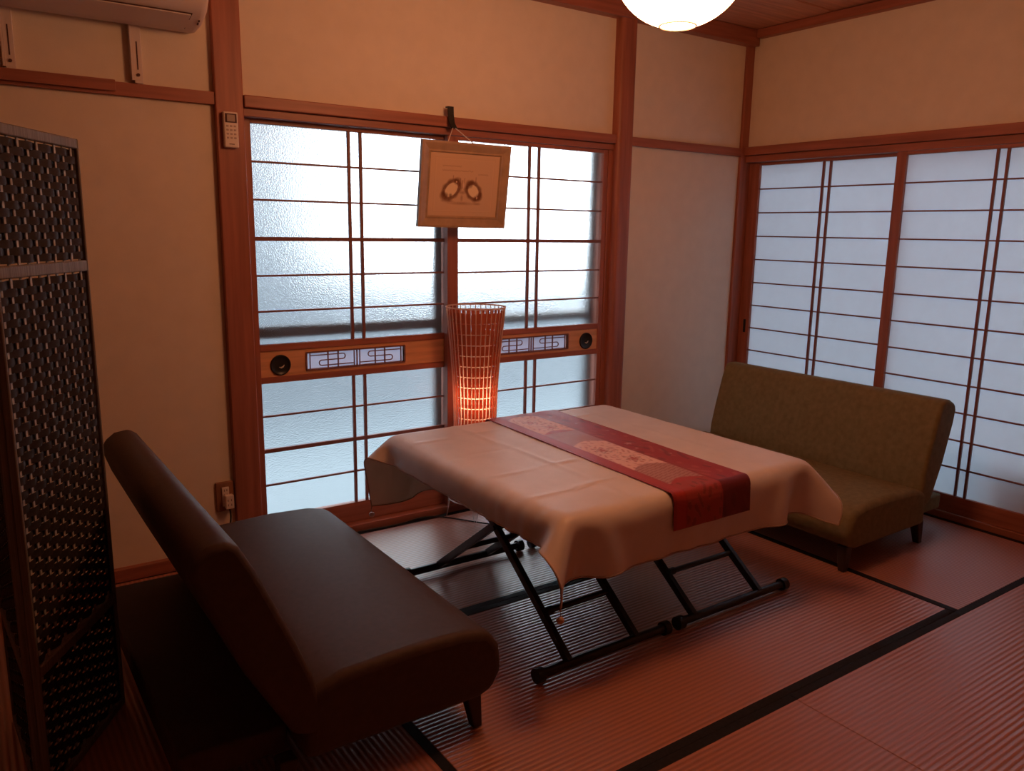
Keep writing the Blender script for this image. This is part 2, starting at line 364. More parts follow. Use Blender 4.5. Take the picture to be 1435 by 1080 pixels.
# ================================================================ PAPER SCREENS (right wall)
def shoji(n, y0, y1, gl, gr, xf, bars, label, edge_pull=None):
    """y0 far, y1 near (y0 > y1)"""
    yc = (y0+y1)/2; root = st(empty(f'window_{n}', (xf, yc, .028)), label)
    def pt(name, c, d, a, b, e, f, m, bevel=.0015): return box(name, a-xf, b-xf, min(c, d)-yc, max(c, d)-yc, e-.028, f-.028, m, root, bevel=bevel)
    t = .028
    pt('stile', gl, y0, xf, xf+t, .029, 1.609, wood_v); pt('stile', gr, y1, xf, xf+t, .029, 1.609, wood_v)
    pt('rail', gl, gr, xf+.001, xf+t-.001, 1.594, 1.609, wood_y); pt('rail', gl, gr, xf+.001, xf+t-.001, .029, .108, wood_y)
    pt('paper_pane', gl, gr, xf+.016, xf+.0168, .106, 1.597, paper_m, bevel=0)
    for b_ in bars: pt('lattice_bar', b_-.0052, b_+.0052, xf+.003, xf+.0155, .108, 1.594, wood_bar, bevel=.001)
    for k in range(1, 12): pt('lattice_bar', gl, gr, xf+.0055, xf+.0155, 1.596-.124*k-.0034, 1.596-.124*k+.0034, wood_bar, bevel=.001)
    if edge_pull: pt('finger_pull', edge_pull-.008, edge_pull+.008, xf-.002, xf+.004, .700, .772, black_metal, bevel=.002)
shoji(4, -.0045, -.892, -.071, -.848, .0335, (-.453, -.492), 'paper lattice screen nearest the room corner', -.043)
shoji(5, -.850, -1.757, -.896, -1.673, .002, (-1.280, -1.321), 'paper lattice screen behind the near end of the green sofa')

# ================================================================ OUTSIDE
st(box('trim_50', -9, 9, .14, 12, -.50, -.42, ground_m), 'pale ground outside')
st(box('trim_51', .14, 9, -9, .14, -.50, -.42, ground_m), 'pale ground outside')
st(box('trim_52', -9.0, -.25, 5.0, 5.2, -.42, 3.4, dim_wall_m), 'unseen wall added to dim the left side of the obscure glass')  # added outside to make the left panes less bright than the right
st(box('trim_53', XL, 1.2, .14, 1.0, 1.82, 1.87, dim_slab_m), 'unseen eave-like slab added to dim the upper panes')  # added overhang, set low so the top of the panes darkens
st(box('trim_54', -9, 9, 3.2, 3.32, -.42, .92, dim_wall_m), 'unseen low wall added to dim the lower panes')  # added sky blocker, darkens the panes below the horizon
cr = empty('shade_box', (.235, -1.80, -.40)); 
cb = box('box_body', -.12, .14, .0, .40, 0, .66, box_m, cr, bevel=.01); box('box_lid', -.13, .15, -.01, .41, .66, .70, box_m, cr, bevel=.01)  # added unseen box, casts the soft dark area on the lower paper
tag(cr, 'unseen brown box added outside to shade the paper screen low down', 'box')

# ================================================================ AIR CONDITIONER
ac = empty('air_conditioner', (-3.16, 0, 1.86)); tag(ac, 'white wall air conditioner above the left wall rail', 'air conditioner')
prof = [(.011, 0), (-.02, -.004), (-.085, .000), (-.165, .022), (-.205, .055), (-.212, .12), (-.205, .25), (.011, .262)]
bm = bmesh.new()
def acx(t): return t
A = []
for side, sx in ((0, -.40), (1, .352)):
    A.append([bm.verts.new((sx-(0 if not side else (.0+.10*max(0, (-p[0]-.02))*.3)), p[0], p[1])) for p in prof])
n = len(prof)
for k in range(n): bm.faces.new((A[0][k], A[0][(k+1) % n], A[1][(k+1) % n], A[1][k]))
bm.faces.new(A[0]); bm.faces.new(A[1][::-1])
link('housing', bm, ac_white, ac, bevel=.022, seg=5)
# louvre flap with dark gap, on the sloping underside
bm = bmesh.new()
def quadslab(bm, xa, xb, ya, za, yb, zb, t):
    d = Vector((0, yb-ya, zb-za)).normalized(); nrm = Vector((0, d.z, -d.y));
    if nrm.z > 0: nrm = -nrm
    P = [Vector((xa, ya, za)), Vector((xb, ya, za)), Vector((xb, yb, zb)), Vector((xa, yb, zb))]
    v0 = [bm.verts.new(p-nrm*.001) for p in P]; v1 = [bm.verts.new(p+nrm*t) for p in P]
    bm.faces.new(v0); bm.faces.new(v1[::-1])
    for k in range(4): bm.faces.new((v0[k], v0[(k+1) % 4], v1[(k+1) % 4], v1[k]))
quadslab(bm, -.33, .300, -.062, -.0018, -.170, .0225, .0012); link('louvre_gap', bm, ac_dark, ac)
bm = bmesh.new(); quadslab(bm, -.325, .296, -.066, -.0018, -.166, .0205, .0040); link('louvre', bm, ac_white, ac)
bm = bmesh.new(); quadslab(bm, .326, .330, -.11, .006, -.12, .009, .003); quadslab(bm, .326, .330, -.13, .011, -.135, .013, .003); link('indicator', bm, ac_dark, ac)
for i, bx in enumerate((-3.350, -2.998)):
    br = empty('mounting_bracket', (bx, 0, 1.69)); tag(br, ['white slotted wall bracket nearest the left picture edge', 'white slotted wall bracket nearer the wooden post'][i], 'bracket', None)
    box('plate', -.0145, .0145, -.006, .0115, 0, .175, ac_white, br, bevel=.002)
    box('flange', -.0205, -.0145, -.012, .0115, .0, .175, ac_white, br, bevel=.001)
    box('slot', -.0018, .0018, -.0068, -.005, .034, .12, ac_dark, br)
    bm = bmesh.new(); tube_bm(bm, [(0, -.0055, .018), (0, -.010, .018)], .0050, 12); link('screw', bm, ac_dark, br)
    box('foot', -.012, .012, -.014, -.002, -.008, .0, ac_white, br)
# remote control on the post
rc = empty('remote_control', (-2.7185, -.0125, 1.500)); tag(rc, 'small white remote control mounted on the left wooden post', 'remote control')
box('body', -.0245, .0245, -.020, 0, 0, .118, ivory, rc, bevel=.004, seg=3)
box('display_bezel', -.0195, .0195, -.0212, -.0195, .082, .112, ac_dark, rc, bevel=.001); box('display', -.013, .013, -.0220, -.0205, .086, .108, screen_grey, rc)
for r_ in range(4):
    for c_ in range(3):
        box('button', -.0165+c_*.0125, -.0085+c_*.0125, -.0213, -.0197, .068-r_*.013, .074-r_*.013, button_m, rc, bevel=.001)
box('mark', -.009, .009, -.0204, -.0198, .010, .0125, ac_dark, rc)
# outlet
ou = empty('power_outlet', (-2.797, .012, .19)); tag(ou, 'wall socket on a brown wooden backing beside the post', 'socket')
box('backing_board', -.032, .032, -.012, 0, 0, .112, brown_plate, ou, bevel=.002)
box('socket_plate', -.013, .013, -.018, -.012, .020, .094, ivory, ou, bevel=.002)
for zz in (.078, .06, .042):
    box('slot', -.0055, -.0035, -.0185, -.0175, zz, zz+.008, ac_dark, ou); box('slot', .0035, .0055, -.0185, -.0175, zz, zz+.008, ac_dark, ou)
pg = empty('plug_adapter', (-2.790, -.0065, .205)); tag(pg, 'white multi plug pushed into the wall socket', 'plug')
box('body', -.014, .016, -.024, 0, 0, .052, ivory, pg, bevel=.003, seg=3)
for zz in (.012, .030):
    for xx in (-.006, .006): box('slot', xx-.001, xx+.001, -.0246, -.0235, zz, zz+.008, ac_dark, pg)
def spline(P, n=10):
    P = [Vector(p) for p in P]; out = []
    Q = [P[0]]+P+[P[-1]]
    for i in range(1, len(Q)-2):
        for k in range(n):
            t = k/n; a, b, c, d = Q[i-1], Q[i], Q[i+1], Q[i+2]
            out.append(.5*((2*b)+(-a+c)*t+(2*a-5*b+4*c-d)*t*t+(-a+3*b-3*c+d)*t**3))
    out.append(P[-1]); return out
tag(tube('electric_cable', spline([(-2.790, -.020, .206), (-2.788, -.024, .17), (-2.80, -.032, .08), (-2.77, -.045, .006), (-2.6, -.030, .006), (-2.3, -.022, .006), (-2.1, -.035, .006), (-1.93, -.03, .006), (-1.75, -.26, .006), (-1.62, -.27, .006), (-1.60, -.18, .02), (-1.70, -.12, .10), (-1.772, -.105, .112)]), .0032, black_plastic, n=6),
    'thin black electric cable running along the window threshold to the woven lamp', 'cable')

# ================================================================ PICTURE
def lerp(a, b, t): return a+(b-a)*t
pc = empty('framed_picture', (-1.8145, -.055, 1.245)); tag(pc, 'square wooden framed drawing hanging in front of the window', 'picture')
pc.rotation_euler = (math.atan2(.045, .33), 0, 0)      # top leans out into the room
PW, PH, D = .414, .334, .018
steps = [(0, .0, .018), (.008, 0, .019), (.020, 0, .015), (.034, 0, .0105), (.040, 0, .0125), (.045, 0, .006)]
bm = bmesh.new(); loops = []
loops.append([bm.verts.new(p) for p in ((-PW/2, 0, 0), (PW/2, 0, 0), (PW/2, 0, PH), (-PW/2, 0, PH))])
for i, _, h in steps: loops.append([bm.verts.new(p) for p in ((-PW/2+i, -h, i), (PW/2-i, -h, i), (PW/2-i, -h, PH-i), (-PW/2+i, -h, PH-i))])
for A, D_ in zip(loops, loops[1:]):
    for k in range(4): bm.faces.new((A[k], A[(k+1) % 4], D_[(k+1) % 4], D_[k]))
bm.faces.new(loops[0])
link('frame', bm, gold_wood, pc)
# print: drawing as a colour attribute
gx, gz = 200, 160; x0, x1, z0, z1 = -PW/2+.045, PW/2-.045, .045, PH-.045
uu, vv = np.meshgrid(np.linspace(0, 1, gx), np.linspace(0, 1, gz))
col = np.ones((gz, gx, 3))*np.array([.66, .44, .28])
def blend(mask, c, a=1.):
    global col; m_ = (np.clip(mask, 0, 1)*a)[..., None]; col = col*(1-m_)+np.array(c)*m_
A_ = (x1-x0)/(z1-z0)
def U(px): return (px-175)/(905-175)
def V(py): return 1-(py-235)/(880-235)
def soft(d, wdt=.012): return np.clip(1-d/wdt, 0, 1)
# inner border lines
for ins, cc in ((.07, (.62, .40, .25)), (.085, (.72, .48, .30))):
    d = np.minimum(np.minimum(abs(uu-ins), abs(uu-1+ins))*A_, np.minimum(abs(vv-ins), abs(vv-1+ins)))
    inside = (uu > ins-.01) & (uu < 1-ins+.01) & (vv > ins-.01) & (vv < 1-ins+.01)
    blend(soft(d, .008)*inside, cc, .8)
ink = (.14, .045, .02)
nz = rng.random((gz, gx))
def ell(cx, cy, a, b, ang):
    X = (uu-U(cx))*A_; Y = vv-V(cy); c, s = math.cos(ang), math.sin(ang)
    a /= 645; b /= 645
    return np.sqrt(((X*c+Y*s)/a)**2+((-X*s+Y*c)/b)**2), np.arctan2(-X*s+Y*c, X*c+Y*s)
for cx, cy, a, b, ang in ((405, 605, 95, 62, .75), (640, 612, 82, 60, -.75)):
    r, th = ell(cx, cy, a, b, ang)
    ring = np.clip(1.35-abs(r-1.22)/(.30+.14*(np.sin(7*th)*.5+.5)), 0, 1); blend(ring*(.7+.3*nz), ink, .95)
    blend(r < .93, (.86, .66, .42), .9)
for cx, cy, rr in ((455, 520, 26), (485, 545, 20), (350, 668, 26), (400, 665, 18), (325, 650, 20), (600, 545, 30), (575, 575, 18), (700, 680, 34), (715, 640, 22), (665, 690, 22), (620, 520, 24)):
    r, th = ell(cx, cy, rr, rr, 0); blend(np.clip(1.5-r, 0, 1)*(.6+.4*nz), ink, .95)
r, th = ell(455, 522, 9, 9, 0); blend(r < 1, (.8, .58, .38))
r, th = ell(683, 682, 10, 12, 0); blend(r < 1, (.6, .4, .28))
for cx, cy, a, b in ((525, 630, 60, 26), (520, 690, 22, 45), (335, 720, 50, 22), (400, 725, 60, 12), (690, 745, 60, 18), (520, 745, 230, 22)):
    r, th = ell(cx, cy, a, b, 0); blend(soft(r, 1.0)*(.4+.6*nz), (.26, .12, .08), .85)
for px, pa, pb in ((418, 455, 520), (495, 480, 600), (540, 480, 600), (520, 500, 590), (660, 465, 540), (478, 520, 610)):
    blend(soft(abs(uu-U(px))*A_, .010)*((vv < V(pa)) & (vv > V(pb))), (.28, .13, .09), .9)
r, th = ell(535, 560, 28, 42, 0); blend(soft(r, 1.0), (.80, .60, .48), .6)
for py, xa, xb in ((362, 300, 500), (408, 300, 625), (435, 680, 790)):   # faint handwriting
    wy = V(py)+.010*np.sin(uu*170+np.sin(uu*61)*2)*(.5+.5*np.sin(uu*47))
    blend(soft(abs(vv-wy), .010)*((uu > U(xa)) & (uu < U(xb))), (.40, .23, .15), .8)
def grid_obj(name, P, col, m, parent):
    h, w_ = P.shape[:2]; idx = np.arange(h*w_).reshape(h, w_)
    F = np.stack([idx[:-1, :-1], idx[:-1, 1:], idx[1:, 1:], idx[1:, :-1]], -1).reshape(-1, 4)
    me = bpy.data.meshes.new(name); me.from_pydata(P.reshape(-1, 3).tolist(), [], F.tolist()); me.materials.append(m)
    if col is not None:
        a = me.color_attributes.new('print', 'FLOAT_COLOR', 'POINT'); c4 = np.ones((h*w_, 4), np.float32); c4[:, :3] = col.reshape(-1, 3); a.data.foreach_set('color', c4.ravel())
    me.polygons.foreach_set('use_smooth', [True]*len(me.polygons)); me.update()
    o = bpy.data.objects.new(name, me); C.objects.link(o)
    if parent is not None: o.parent = parent
    return o
P = np.stack([x0+(x1-x0)*uu, np.full_like(uu, -.0072), z0+(z1-z0)*vv], -1)
grid_obj('drawing', P, col, art_m, pc)
# hanging strings and strap
top = Vector((-1.846, -.050, 1.640))
Rm = Matrix.Rotation(pc.rotation_euler[0], 4, 'X')
def onpic(x, z): return Vector(pc.location)+(Rm @ Vector((x, .002, z)))
bm = bmesh.new(); tube_bm(bm, [onpic(-.085, PH-.006), top, onpic(.042, PH-.006)], .0022, 6)
o_ = link('hanging_string', bm, string_m, pc); o_.matrix_parent_inverse = (Matrix.Translation(pc.location) @ Rm).inverted()
hk = empty('picture_hook', (-1.846, -.021, 1.62)); tag(hk, 'black strap hooked over the window head rail holding the picture', 'hook')
prism('strap', [(.012, .094), (-.004, .094), (-.006, .066), (-.014, .03), (-.030, .015), (-.033, .012), (-.036, .016), (-.020, .034), (-.011, .066), (-.0095, .099), (.012, .099)], 'x', -.013, .013, black_plastic, hk)

# ================================================================ WOVEN FLOOR LAMP
lx, ly = -1.784, -.130
lamp = empty('woven_floor_lamp', (lx, ly, 0)); tag(lamp, 'tall waisted floor lamp of pale rods over red-brown slats, lit inside', 'lamp')
def LR(z):   # radius profile
    zs = [.10, .25, .43, .60, .72, .82, .92]; rs = [.104, .094, .0885, .094, .103, .112, .1225]
    return float(np.interp(z, zs, rs))
LRs = lambda z: (LR(z-.03)+LR(z)+LR(z+.03))/3
NS = 34; zlev = [.105+.0445*k for k in range(19)]
slat_me = None; rod_me = None
for k in range(NS):
    a = 2*PI*k/NS
    if slat_me is None:
        bm = bmesh.new()
        for za, zb in zip(zlev[:-1], zlev[1:]):
            za += .0018; zb -= .0018
            for (zz0, zz1) in ((za, zb),):
                vs = []
                for z in (zz0, zz1):
                    r = LRs(z)-.003; hw = PI/NS*r-.0024
                    vs.append([bm.verts.new((r-(.0015 if q in (0, 3) else 0) if False else rr, s*hw, z)) for rr, s in ((r, -1), (r, 1), (r-.0012, 1), (r-.0012, -1))])
                a0, b0 = vs
                for q in range(4): bm.faces.new((a0[q], a0[(q+1) % 4], b0[(q+1) % 4], b0[q]))
                bm.faces.new(a0[::-1]); bm.faces.new(b0)
        o = link('slat', bm, slat_m, lamp); slat_me = o.data
        bm = bmesh.new(); zz = [.10+.041*j for j in range(21)]
        tube_bm(bm, [(LRs(z)+.0005, 0, z) for z in zz], .0019, 6)
        r_ = link('rod', bm, rod_m, lamp, smooth=True); rod_me = r_.data
    else:
        o = bpy.data.objects.new('slat', slat_me); C.objects.link(o); o.parent = lamp
        r_ = bpy.data.objects.new('rod', rod_me); C.objects.link(r_); r_.parent = lamp
    o.rotation_euler = (0, 0, a); r_.rotation_euler = (0, 0, a+PI/NS)
def ring(name, r, z, rad, m): return tube(name, [(r*math.cos(2*PI*k/48), r*math.sin(2*PI*k/48), z) for k in range(48)], rad, m, lamp, n=6, closed=True)
ring('top_ring', LRs(.92)+.001, .922, .0035, rod_m); ring('bottom_ring', LRs(.10)+.006, .098, .0032, wire_m); ring('inner_ring', LRs(.1)-.014, .099, .0022, wire_m)
for z in (.30, .52, .74): ring('hoop', LRs(z)-.0062, z, .0016, rod_m)
for a in (2.36, -2.10, .13):
    bm = bmesh.new(); rb = LRs(.10)+.006
    da = .16
    tube_bm(bm, [(rb*math.cos(a-da), rb*math.sin(a-da), .098), ((rb+.015)*math.cos(a), (rb+.015)*math.sin(a), .003), (rb*math.cos(a+da), rb*math.sin(a+da), .098)], .0020, 6)
    link('foot', bm, wire_m, lamp, smooth=True)
lathe('inner_shade', [(.066, .20), (.066, .80)], shade_m, lamp, 40)
for e in [x for x in bpy.data.objects if x.name == 'inner_shade']:   # open tube: drop the caps
    bm = bmesh.new(); bm.from_mesh(e.data)
    bmesh.ops.delete(bm, geom=[f for f in bm.faces if len(f.verts) > 4], context='FACES_ONLY'); bm.to_mesh(e.data); bm.free()
bl = lathe('bulb', [(.0001, .585), (.016, .580), (.027, .562), (.029, .545), (.022, .522), (.014, .505), (.013, .49)], bulb_m, lamp, 24)
tube('lamp_stem', [(0, 0, .100), (0, 0, .492)], .010, wire_m, lamp, n=10)
tube('cross_wire', [(-.106, 0, .099), (.106, 0, .099)], .002, wire_m, lamp, n=6); tube('cross_wire', [(0, -.106, .099), (0, .106, .099)], .002, wire_m, lamp, n=6)

# ================================================================ CEILING GLOBE
gl = empty('globe_ceiling_lamp', (-1.95, -1.36, 1.916)); tag(gl, 'glowing round white globe lamp hanging under the ceiling', 'lamp')
prof = [(.0001, -.1555), (.043, -.1545)]+[(.173*math.cos(t), .1595*math.sin(t)) for t in np.linspace(-1.305, 1.35, 28)]
lathe('globe', prof, globe_m, gl, 64)
tube('bottom_ring', [(.047*math.cos(2*PI*k/48), .047*math.sin(2*PI*k/48), -.1555) for k in range(48)], .0022, ivory, gl, n=6, closed=True)
lathe('ceiling_cup', [(.06, .150), (.06, .354)], ivory, gl, 32)

# ================================================================ SOFAS
def sofa(root, L, fab, lean, back_end, seat_d=.46, legs_in=.06, thick=.125, hs=1.0, kz=1.0):
    """local frame: x = 0 at the seat/back junction, seat goes to -x (front), y along the length, z up"""
    sp = [(-seat_d, .215), (-seat_d+.030, .258), (-seat_d+.10, .274), (-seat_d*.5, .279), (-.05, .272), (.03, .25), (.045, .10), (-seat_d+.06, .098), (-seat_d+.02, .112), (-seat_d-.008, .16)]
    sp = [(a, b*kz if b > .2 else b) for a, b in sp]
    prism('seat', sp, 'y', -L/2, L/2, fab, root, bevel=.022, seg=4)
    H = .40
    bx = []
    f0 = Vector((.0, .225)); d = Vector((math.sin(lean), math.cos(lean))); nrm = Vector((d.y, -d.x))
    pts = [(0, 0), (-.010, .07), (-.010, .18), (-.004, .32), (.004, .380), (.018, .400), (.060, .408), (.100, .398), (.116, .375), (.120, .32), (.112, .15), (.085, -.02), (.03, -.06)]
    pts = [(a, b*hs) for a, b in pts]
    poly = [tuple(f0+nrm*a*thick/.12+d*b) for a, b in pts]
    prism('backrest', poly, 'y', -L/2+back_end, L/2-back_end, fab, root, bevel=.014, seg=4)
    for sx, tx in ((-seat_d+legs_in, -.012), (-.0+.07, .012)):
        for sy in (-L/2+.05, L/2-.05):
            bm = bmesh.new()
            ty = .008 if sy > 0 else -.008
            a = [bm.verts.new((sx+c*.021, sy+e*.021, .10)) for c, e in ((-1, -1), (1, -1), (1, 1), (-1, 1))]
            b = [bm.verts.new((sx+tx+c*.013, sy+ty+e*.013, 0.001)) for c, e in ((-1, -1), (1, -1), (1, 1), (-1, 1))]
            bm.faces.new(a); bm.faces.new(b[::-1])
            for q in range(4): bm.faces.new((a[q], a[(q+1) % 4], b[(q+1) % 4], b[q]))
            link('leg', bm, leg_wood, root, bevel=.004)
s1 = empty('low_sofa', (-.478, -.83, 0)); tag(s1, 'low armless olive green sofa beside the paper screens', 'sofa', 'low armless sofas')
sofa(s1, 1.11, sofa_olive, .23, .006, seat_d=.488, hs=.975, kz=.96)
box('rear_platform', .05, .345, -.46, .44, .082, .150, sofa_olive, s1, bevel=.01, seg=3)
s2 = empty('low_sofa', (-2.985, -.90, 0), PI); tag(s2, 'low armless dark brown sofa on the left beside the woven screen', 'sofa', 'low armless sofas')
sofa(s2, 1.06, sofa_dark, .375, .0, seat_d=.462, thick=.112, hs=1.12, kz=1.045)
box('rear_platform', .05, .285, -.52, .44, .082, .150, sofa_dark, s2, bevel=.01, seg=3)  # added after the other sofa's; its dark length stands for shaded floor

# ================================================================ FOLDING TABLES
def table(x0, x1, l0, l1, tx0, tx1, label):
    xc = (x0+x1)/2; yc = -.925
    r = empty('folding_table', (xc, yc, 0)); tag(r, label, 'table', 'pair of low folding tables under the cloth')
    box('tabletop', tx0-xc, tx1-xc, -1.384+.925, -.366+.925, .464, .4845, leg_wood, r, bevel=.009, seg=3)
    ya, yb = -.395, .395
    for yy, name in ((ya, 'foot_bar'), (yb, 'foot_bar')):
        o = tube(name, [(x0-xc, yy, .024), (x1-xc, yy, .024)], .0135, black_metal, r, n=12)
        for xx in (x0-xc, x1-xc): tube('roller', [(xx-.012, yy, .0225), (xx+.012, yy, .0225)], .0215, black_plastic, r, n=16)
    t = .0125
    def leg(x, y0_, y1_):
        z0_, z1_ = .028, .462; d = Vector((0, y1_-y0_, z1_-z0_)).normalized(); nr = Vector((0, -d.z, d.y))
        bm = bmesh.new(); A = []
        for yy, zz in ((y0_, z0_), (y1_, z1_)):
            A.append([bm.verts.new(Vector((x+c*.009, yy, zz))+nr*e*t) for c, e in ((-1, -1), (1, -1), (1, 1), (-1, 1))])
        a, b = A; bm.faces.new(a); bm.faces.new(b[::-1])
        for q in range(4): bm.faces.new((a[q], a[(q+1) % 4], b[(q+1) % 4], b[q]))
        link('leg', bm, black_metal, r, bevel=.002)
    leg(l0-xc, ya, .19); leg(l1-xc, ya, .19)
    leg(l0-xc+.024, yb, -.19); leg(l1-xc-.024, yb, -.19)
    fr = (.125-.028)/(.462-.028)
    yy = ya+(.19-ya)*fr; tube('cross_bar', [(l0-xc, yy, .125), (l1-xc, yy, .125)], .0095, black_metal, r, n=10)
    tube('cross_bar_sleeve', [(l0-xc+.012, yy, .125), (l0-xc+.035, yy, .125)], .0125, black_plastic, r, n=10)
    fr = (.150-.028)/(.462-.028); yy = yb+(-.19-yb)*fr; tube('cross_bar', [(l0-xc+.024, yy, .150), (l1-xc-.024, yy, .150)], .0095, black_metal, r, n=10)
    fp = (.31-.028)/(.462-.028); yy = ya+(.19-ya)*fp
    tube('pivot_rod', [(l0-xc-.016, yy, .31), (l1-xc+.016, yy, .31)], .0085, black_metal, r, n=10)
    for yy in (.18, -.18): tube('upper_rail', [(l0-xc-.02, yy, .459), (l1-xc+.02, yy, .459)], .010, black_metal, r, n=10)
table(-2.320, -1.828, -2.212, -1.952, -2.296, -1.788, 'left low folding table with black scissor legs under the cloth')
table(-1.765, -1.245, -1.697, -1.375, -1.782, -1.261, 'right low folding table with black scissor legs under the cloth')

# ================================================================ TABLECLOTH (particle-based drape)
TX0, TX1, TY0, TY1, ZT, RC = -2.312, -1.245, -1.400, -.350, .4975, .022
h = .0145
OVL, OVR, OVN, OVF = .085, .110, .172, .245
xs = np.arange(TX0-OVL, TX1+OVR+1e-6, h); ys = np.arange(TY0-OVN, TY1+OVF+1e-6, h)
NX, NY = len(xs), len(ys)
X = np.zeros((NX, NY, 3)); X[..., 0] = xs[:, None]; X[..., 1] = ys[None, :]; X[..., 2] = ZT+.001
X[..., 2] += rng.random((NX, NY))*.0004
pin = ((X[..., 0] > TX0+RC+.01) & (X[..., 0] < TX1-RC-.01) & (X[..., 1] > TY0+RC+.01) & (X[..., 1] < TY1-RC-.01))
W = np.where(pin, 0., 1.)[..., None]
cons = []
def sl(a, b, n, s, off): return slice(off, None, s)
def add(di, dj, stiff):
    for par in range(2):
        I, J = np.meshgrid(np.arange(NX-abs(di)), np.arange(NY-abs(dj)), indexing='ij')
        J0 = J + (abs(dj) if dj < 0 else 0)
        key = (I//max(1, abs(di))) if di else (J0//max(1, abs(dj)))
        mk = (key % 2 == par); i, j = I[mk], J0[mk]; a = i*NY+j; b = (i+abs(di))*NY+(j+dj)
        keep = ~(pin.ravel()[a] & pin.ravel()[b]); a, b = a[keep], b[keep]
        wa, wb = W.reshape(-1, 1)[a], W.reshape(-1, 1)[b]
        cons.append((a, b, math.hypot(di, dj)*h, wa/(wa+wb)*stiff, wb/(wa+wb)*stiff))
bend = [];
add(1, 0, 1.); add(0, 1, 1.); add(1, 1, .35); add(1, -1, .35)
nb = len(cons); add(2, 0, .35); add(0, 2, .35); add(4, 0, .22); add(0, 4, .22); add(2, 2, .15); add(2, -2, .15)
Xf = X.reshape(-1, 3); Pv = Xf.copy(); pf = pin.ravel()
cx, cy = (TX0+TX1)/2, (TY0+TY1)/2; hx, hy = (TX1-TX0)/2-RC, (TY1-TY0)/2-RC; zc = ZT-RC
def collide(P):
    qx = P[:, 0]-cx; qy = P[:, 1]-cy; qz = P[:, 2]-zc
    ax = np.clip(qx, -hx, hx); ay = np.clip(qy, -hy, hy); az = np.minimum(qz, 0); az = np.maximum(az, -.03)
    dx, dy, dz = qx-ax, qy-ay, qz-az; d = np.sqrt(dx*dx+dy*dy+dz*dz)+1e-9
    hit = d < RC; f = np.where(hit, RC/d, 1.)
    P[:, 0] = ax+dx*f+cx; P[:, 1] = ay+dy*f+cy; P[:, 2] = az+dz*f+zc
    return hit
dt = 1/60
for step in range(150):
    vel = (Xf-Pv)*.965; Pv = Xf.copy(); vel[:, 2] -= 9.8*dt*dt*.22; vel[pf] = 0; Xf = Xf+vel
    for it in range(11):
        for a, b, L0, fa, fb in cons:
            d = Xf[b]-Xf[a]; ln = np.sqrt((d*d).sum(1, keepdims=True))+1e-9; c = d*(1-L0/ln)
            Xf[a] += c*fa; Xf[b] -= c*fb
        hit = collide(Xf)
    hv = hit & ~pf; Pv[hv] += (Xf[hv]-Pv[hv])*.6
X = Xf.reshape(NX, NY, 3)
Z = X[..., 2].copy()
top_mask = np.clip((X[..., 2]-(ZT-.01))/.01, 0, 1)
for y0_, s in ((-.52, 1), (-.745, -.8), (-.985, 1), (-1.20, .9)): Z += .0042*s*np.exp(-((X[..., 1]-y0_-.02*np.sin(X[..., 0]*3))/.007)**2)*top_mask
for x0_ in (-2.03, -1.45): Z += .0036*np.exp(-((X[..., 0]-x0_-.01*np.sin(X[..., 1]*5))/.007)**2)*top_mask
X[..., 2] = Z
# soft gathers in the short left overhang, growing towards the near corner
gl_ = np.clip((TX0+.045-X[..., 0])/.05, 0, 1)*np.clip((-.45-X[..., 1])/.7, 0, 1)*np.clip((X[..., 1]-TY0)/.08, 0, 1)
rip = np.sin((X[..., 1]+.35*(X[..., 0]-TX0))*125+2.2*np.sin(X[..., 1]*13))
X[..., 0] -= gl_*(.0028*rip+.003); X[..., 2] += gl_*.0025*np.sin((X[..., 1])*61+1)
fr_ = np.clip((TY0+.02-X[..., 1])/.03, 0, 1)*np.clip((ZT-.01-X[..., 2])/.14, 0, 1)
X[..., 1] -= fr_*(.007*(1+np.sin(X[..., 0]*21+1.0))+.003*np.sin(X[..., 0]*57))
# light smoothing of the hanging part
for _ in range(2):
    Y_ = X.copy(); Y_[1:-1, 1:-1] = .5*X[1:-1, 1:-1]+.125*(X[2:, 1:-1]+X[:-2, 1:-1]+X[1:-1, 2:]+X[1:-1, :-2]); X = np.where(pin[..., None], X, Y_)
cl = grid_obj('tablecloth', X, None, cloth_m, None); tag(cl, 'pale cream tablecloth draped over the low tables', 'tablecloth')
sd = cl.modifiers.new('thick', 'SOLIDIFY'); sd.thickness = .0014; sd.offset = 1
sb_ = cl.modifiers.new('sub', 'SUBSURF'); sb_.levels = 1; sb_.render_levels = 1
loop = [X[i, 0] for i in range(NX)]+[X[-1, j] for j in range(1, NY)]+[X[i, -1] for i in range(NX-2, -1, -1)]+[X[0, j] for j in range(NY-2, 0, -1)]
tube('hem', loop, .0026, hem_m, cl, n=6, closed=True)
for q in (X[0, 0], X[0, -1]):
    p = Vector(q); bm = bmesh.new(); tube_bm(bm, [p, p-Vector((0, 0, .024))], .0012, 6); bmesh.ops.create_icosphere(bm, subdivisions=1, radius=.0035, matrix=Matrix.Translation(p-Vector((0, 0, .008))))
    link('cord', bm, hem_m, cl)
    bm = bmesh.new(); bmesh.ops.create_uvsphere(bm, u_segments=16, v_segments=12, radius=.0105, matrix=Matrix.Translation(p-Vector((0, 0, .034)))); link('bead', bm, mat('clay_bead', (.50, .32, .24), .4), cl, smooth=True)

# ================================================================ TABLE RUNNER
RW = .335
ns, nt_ = 420, 96
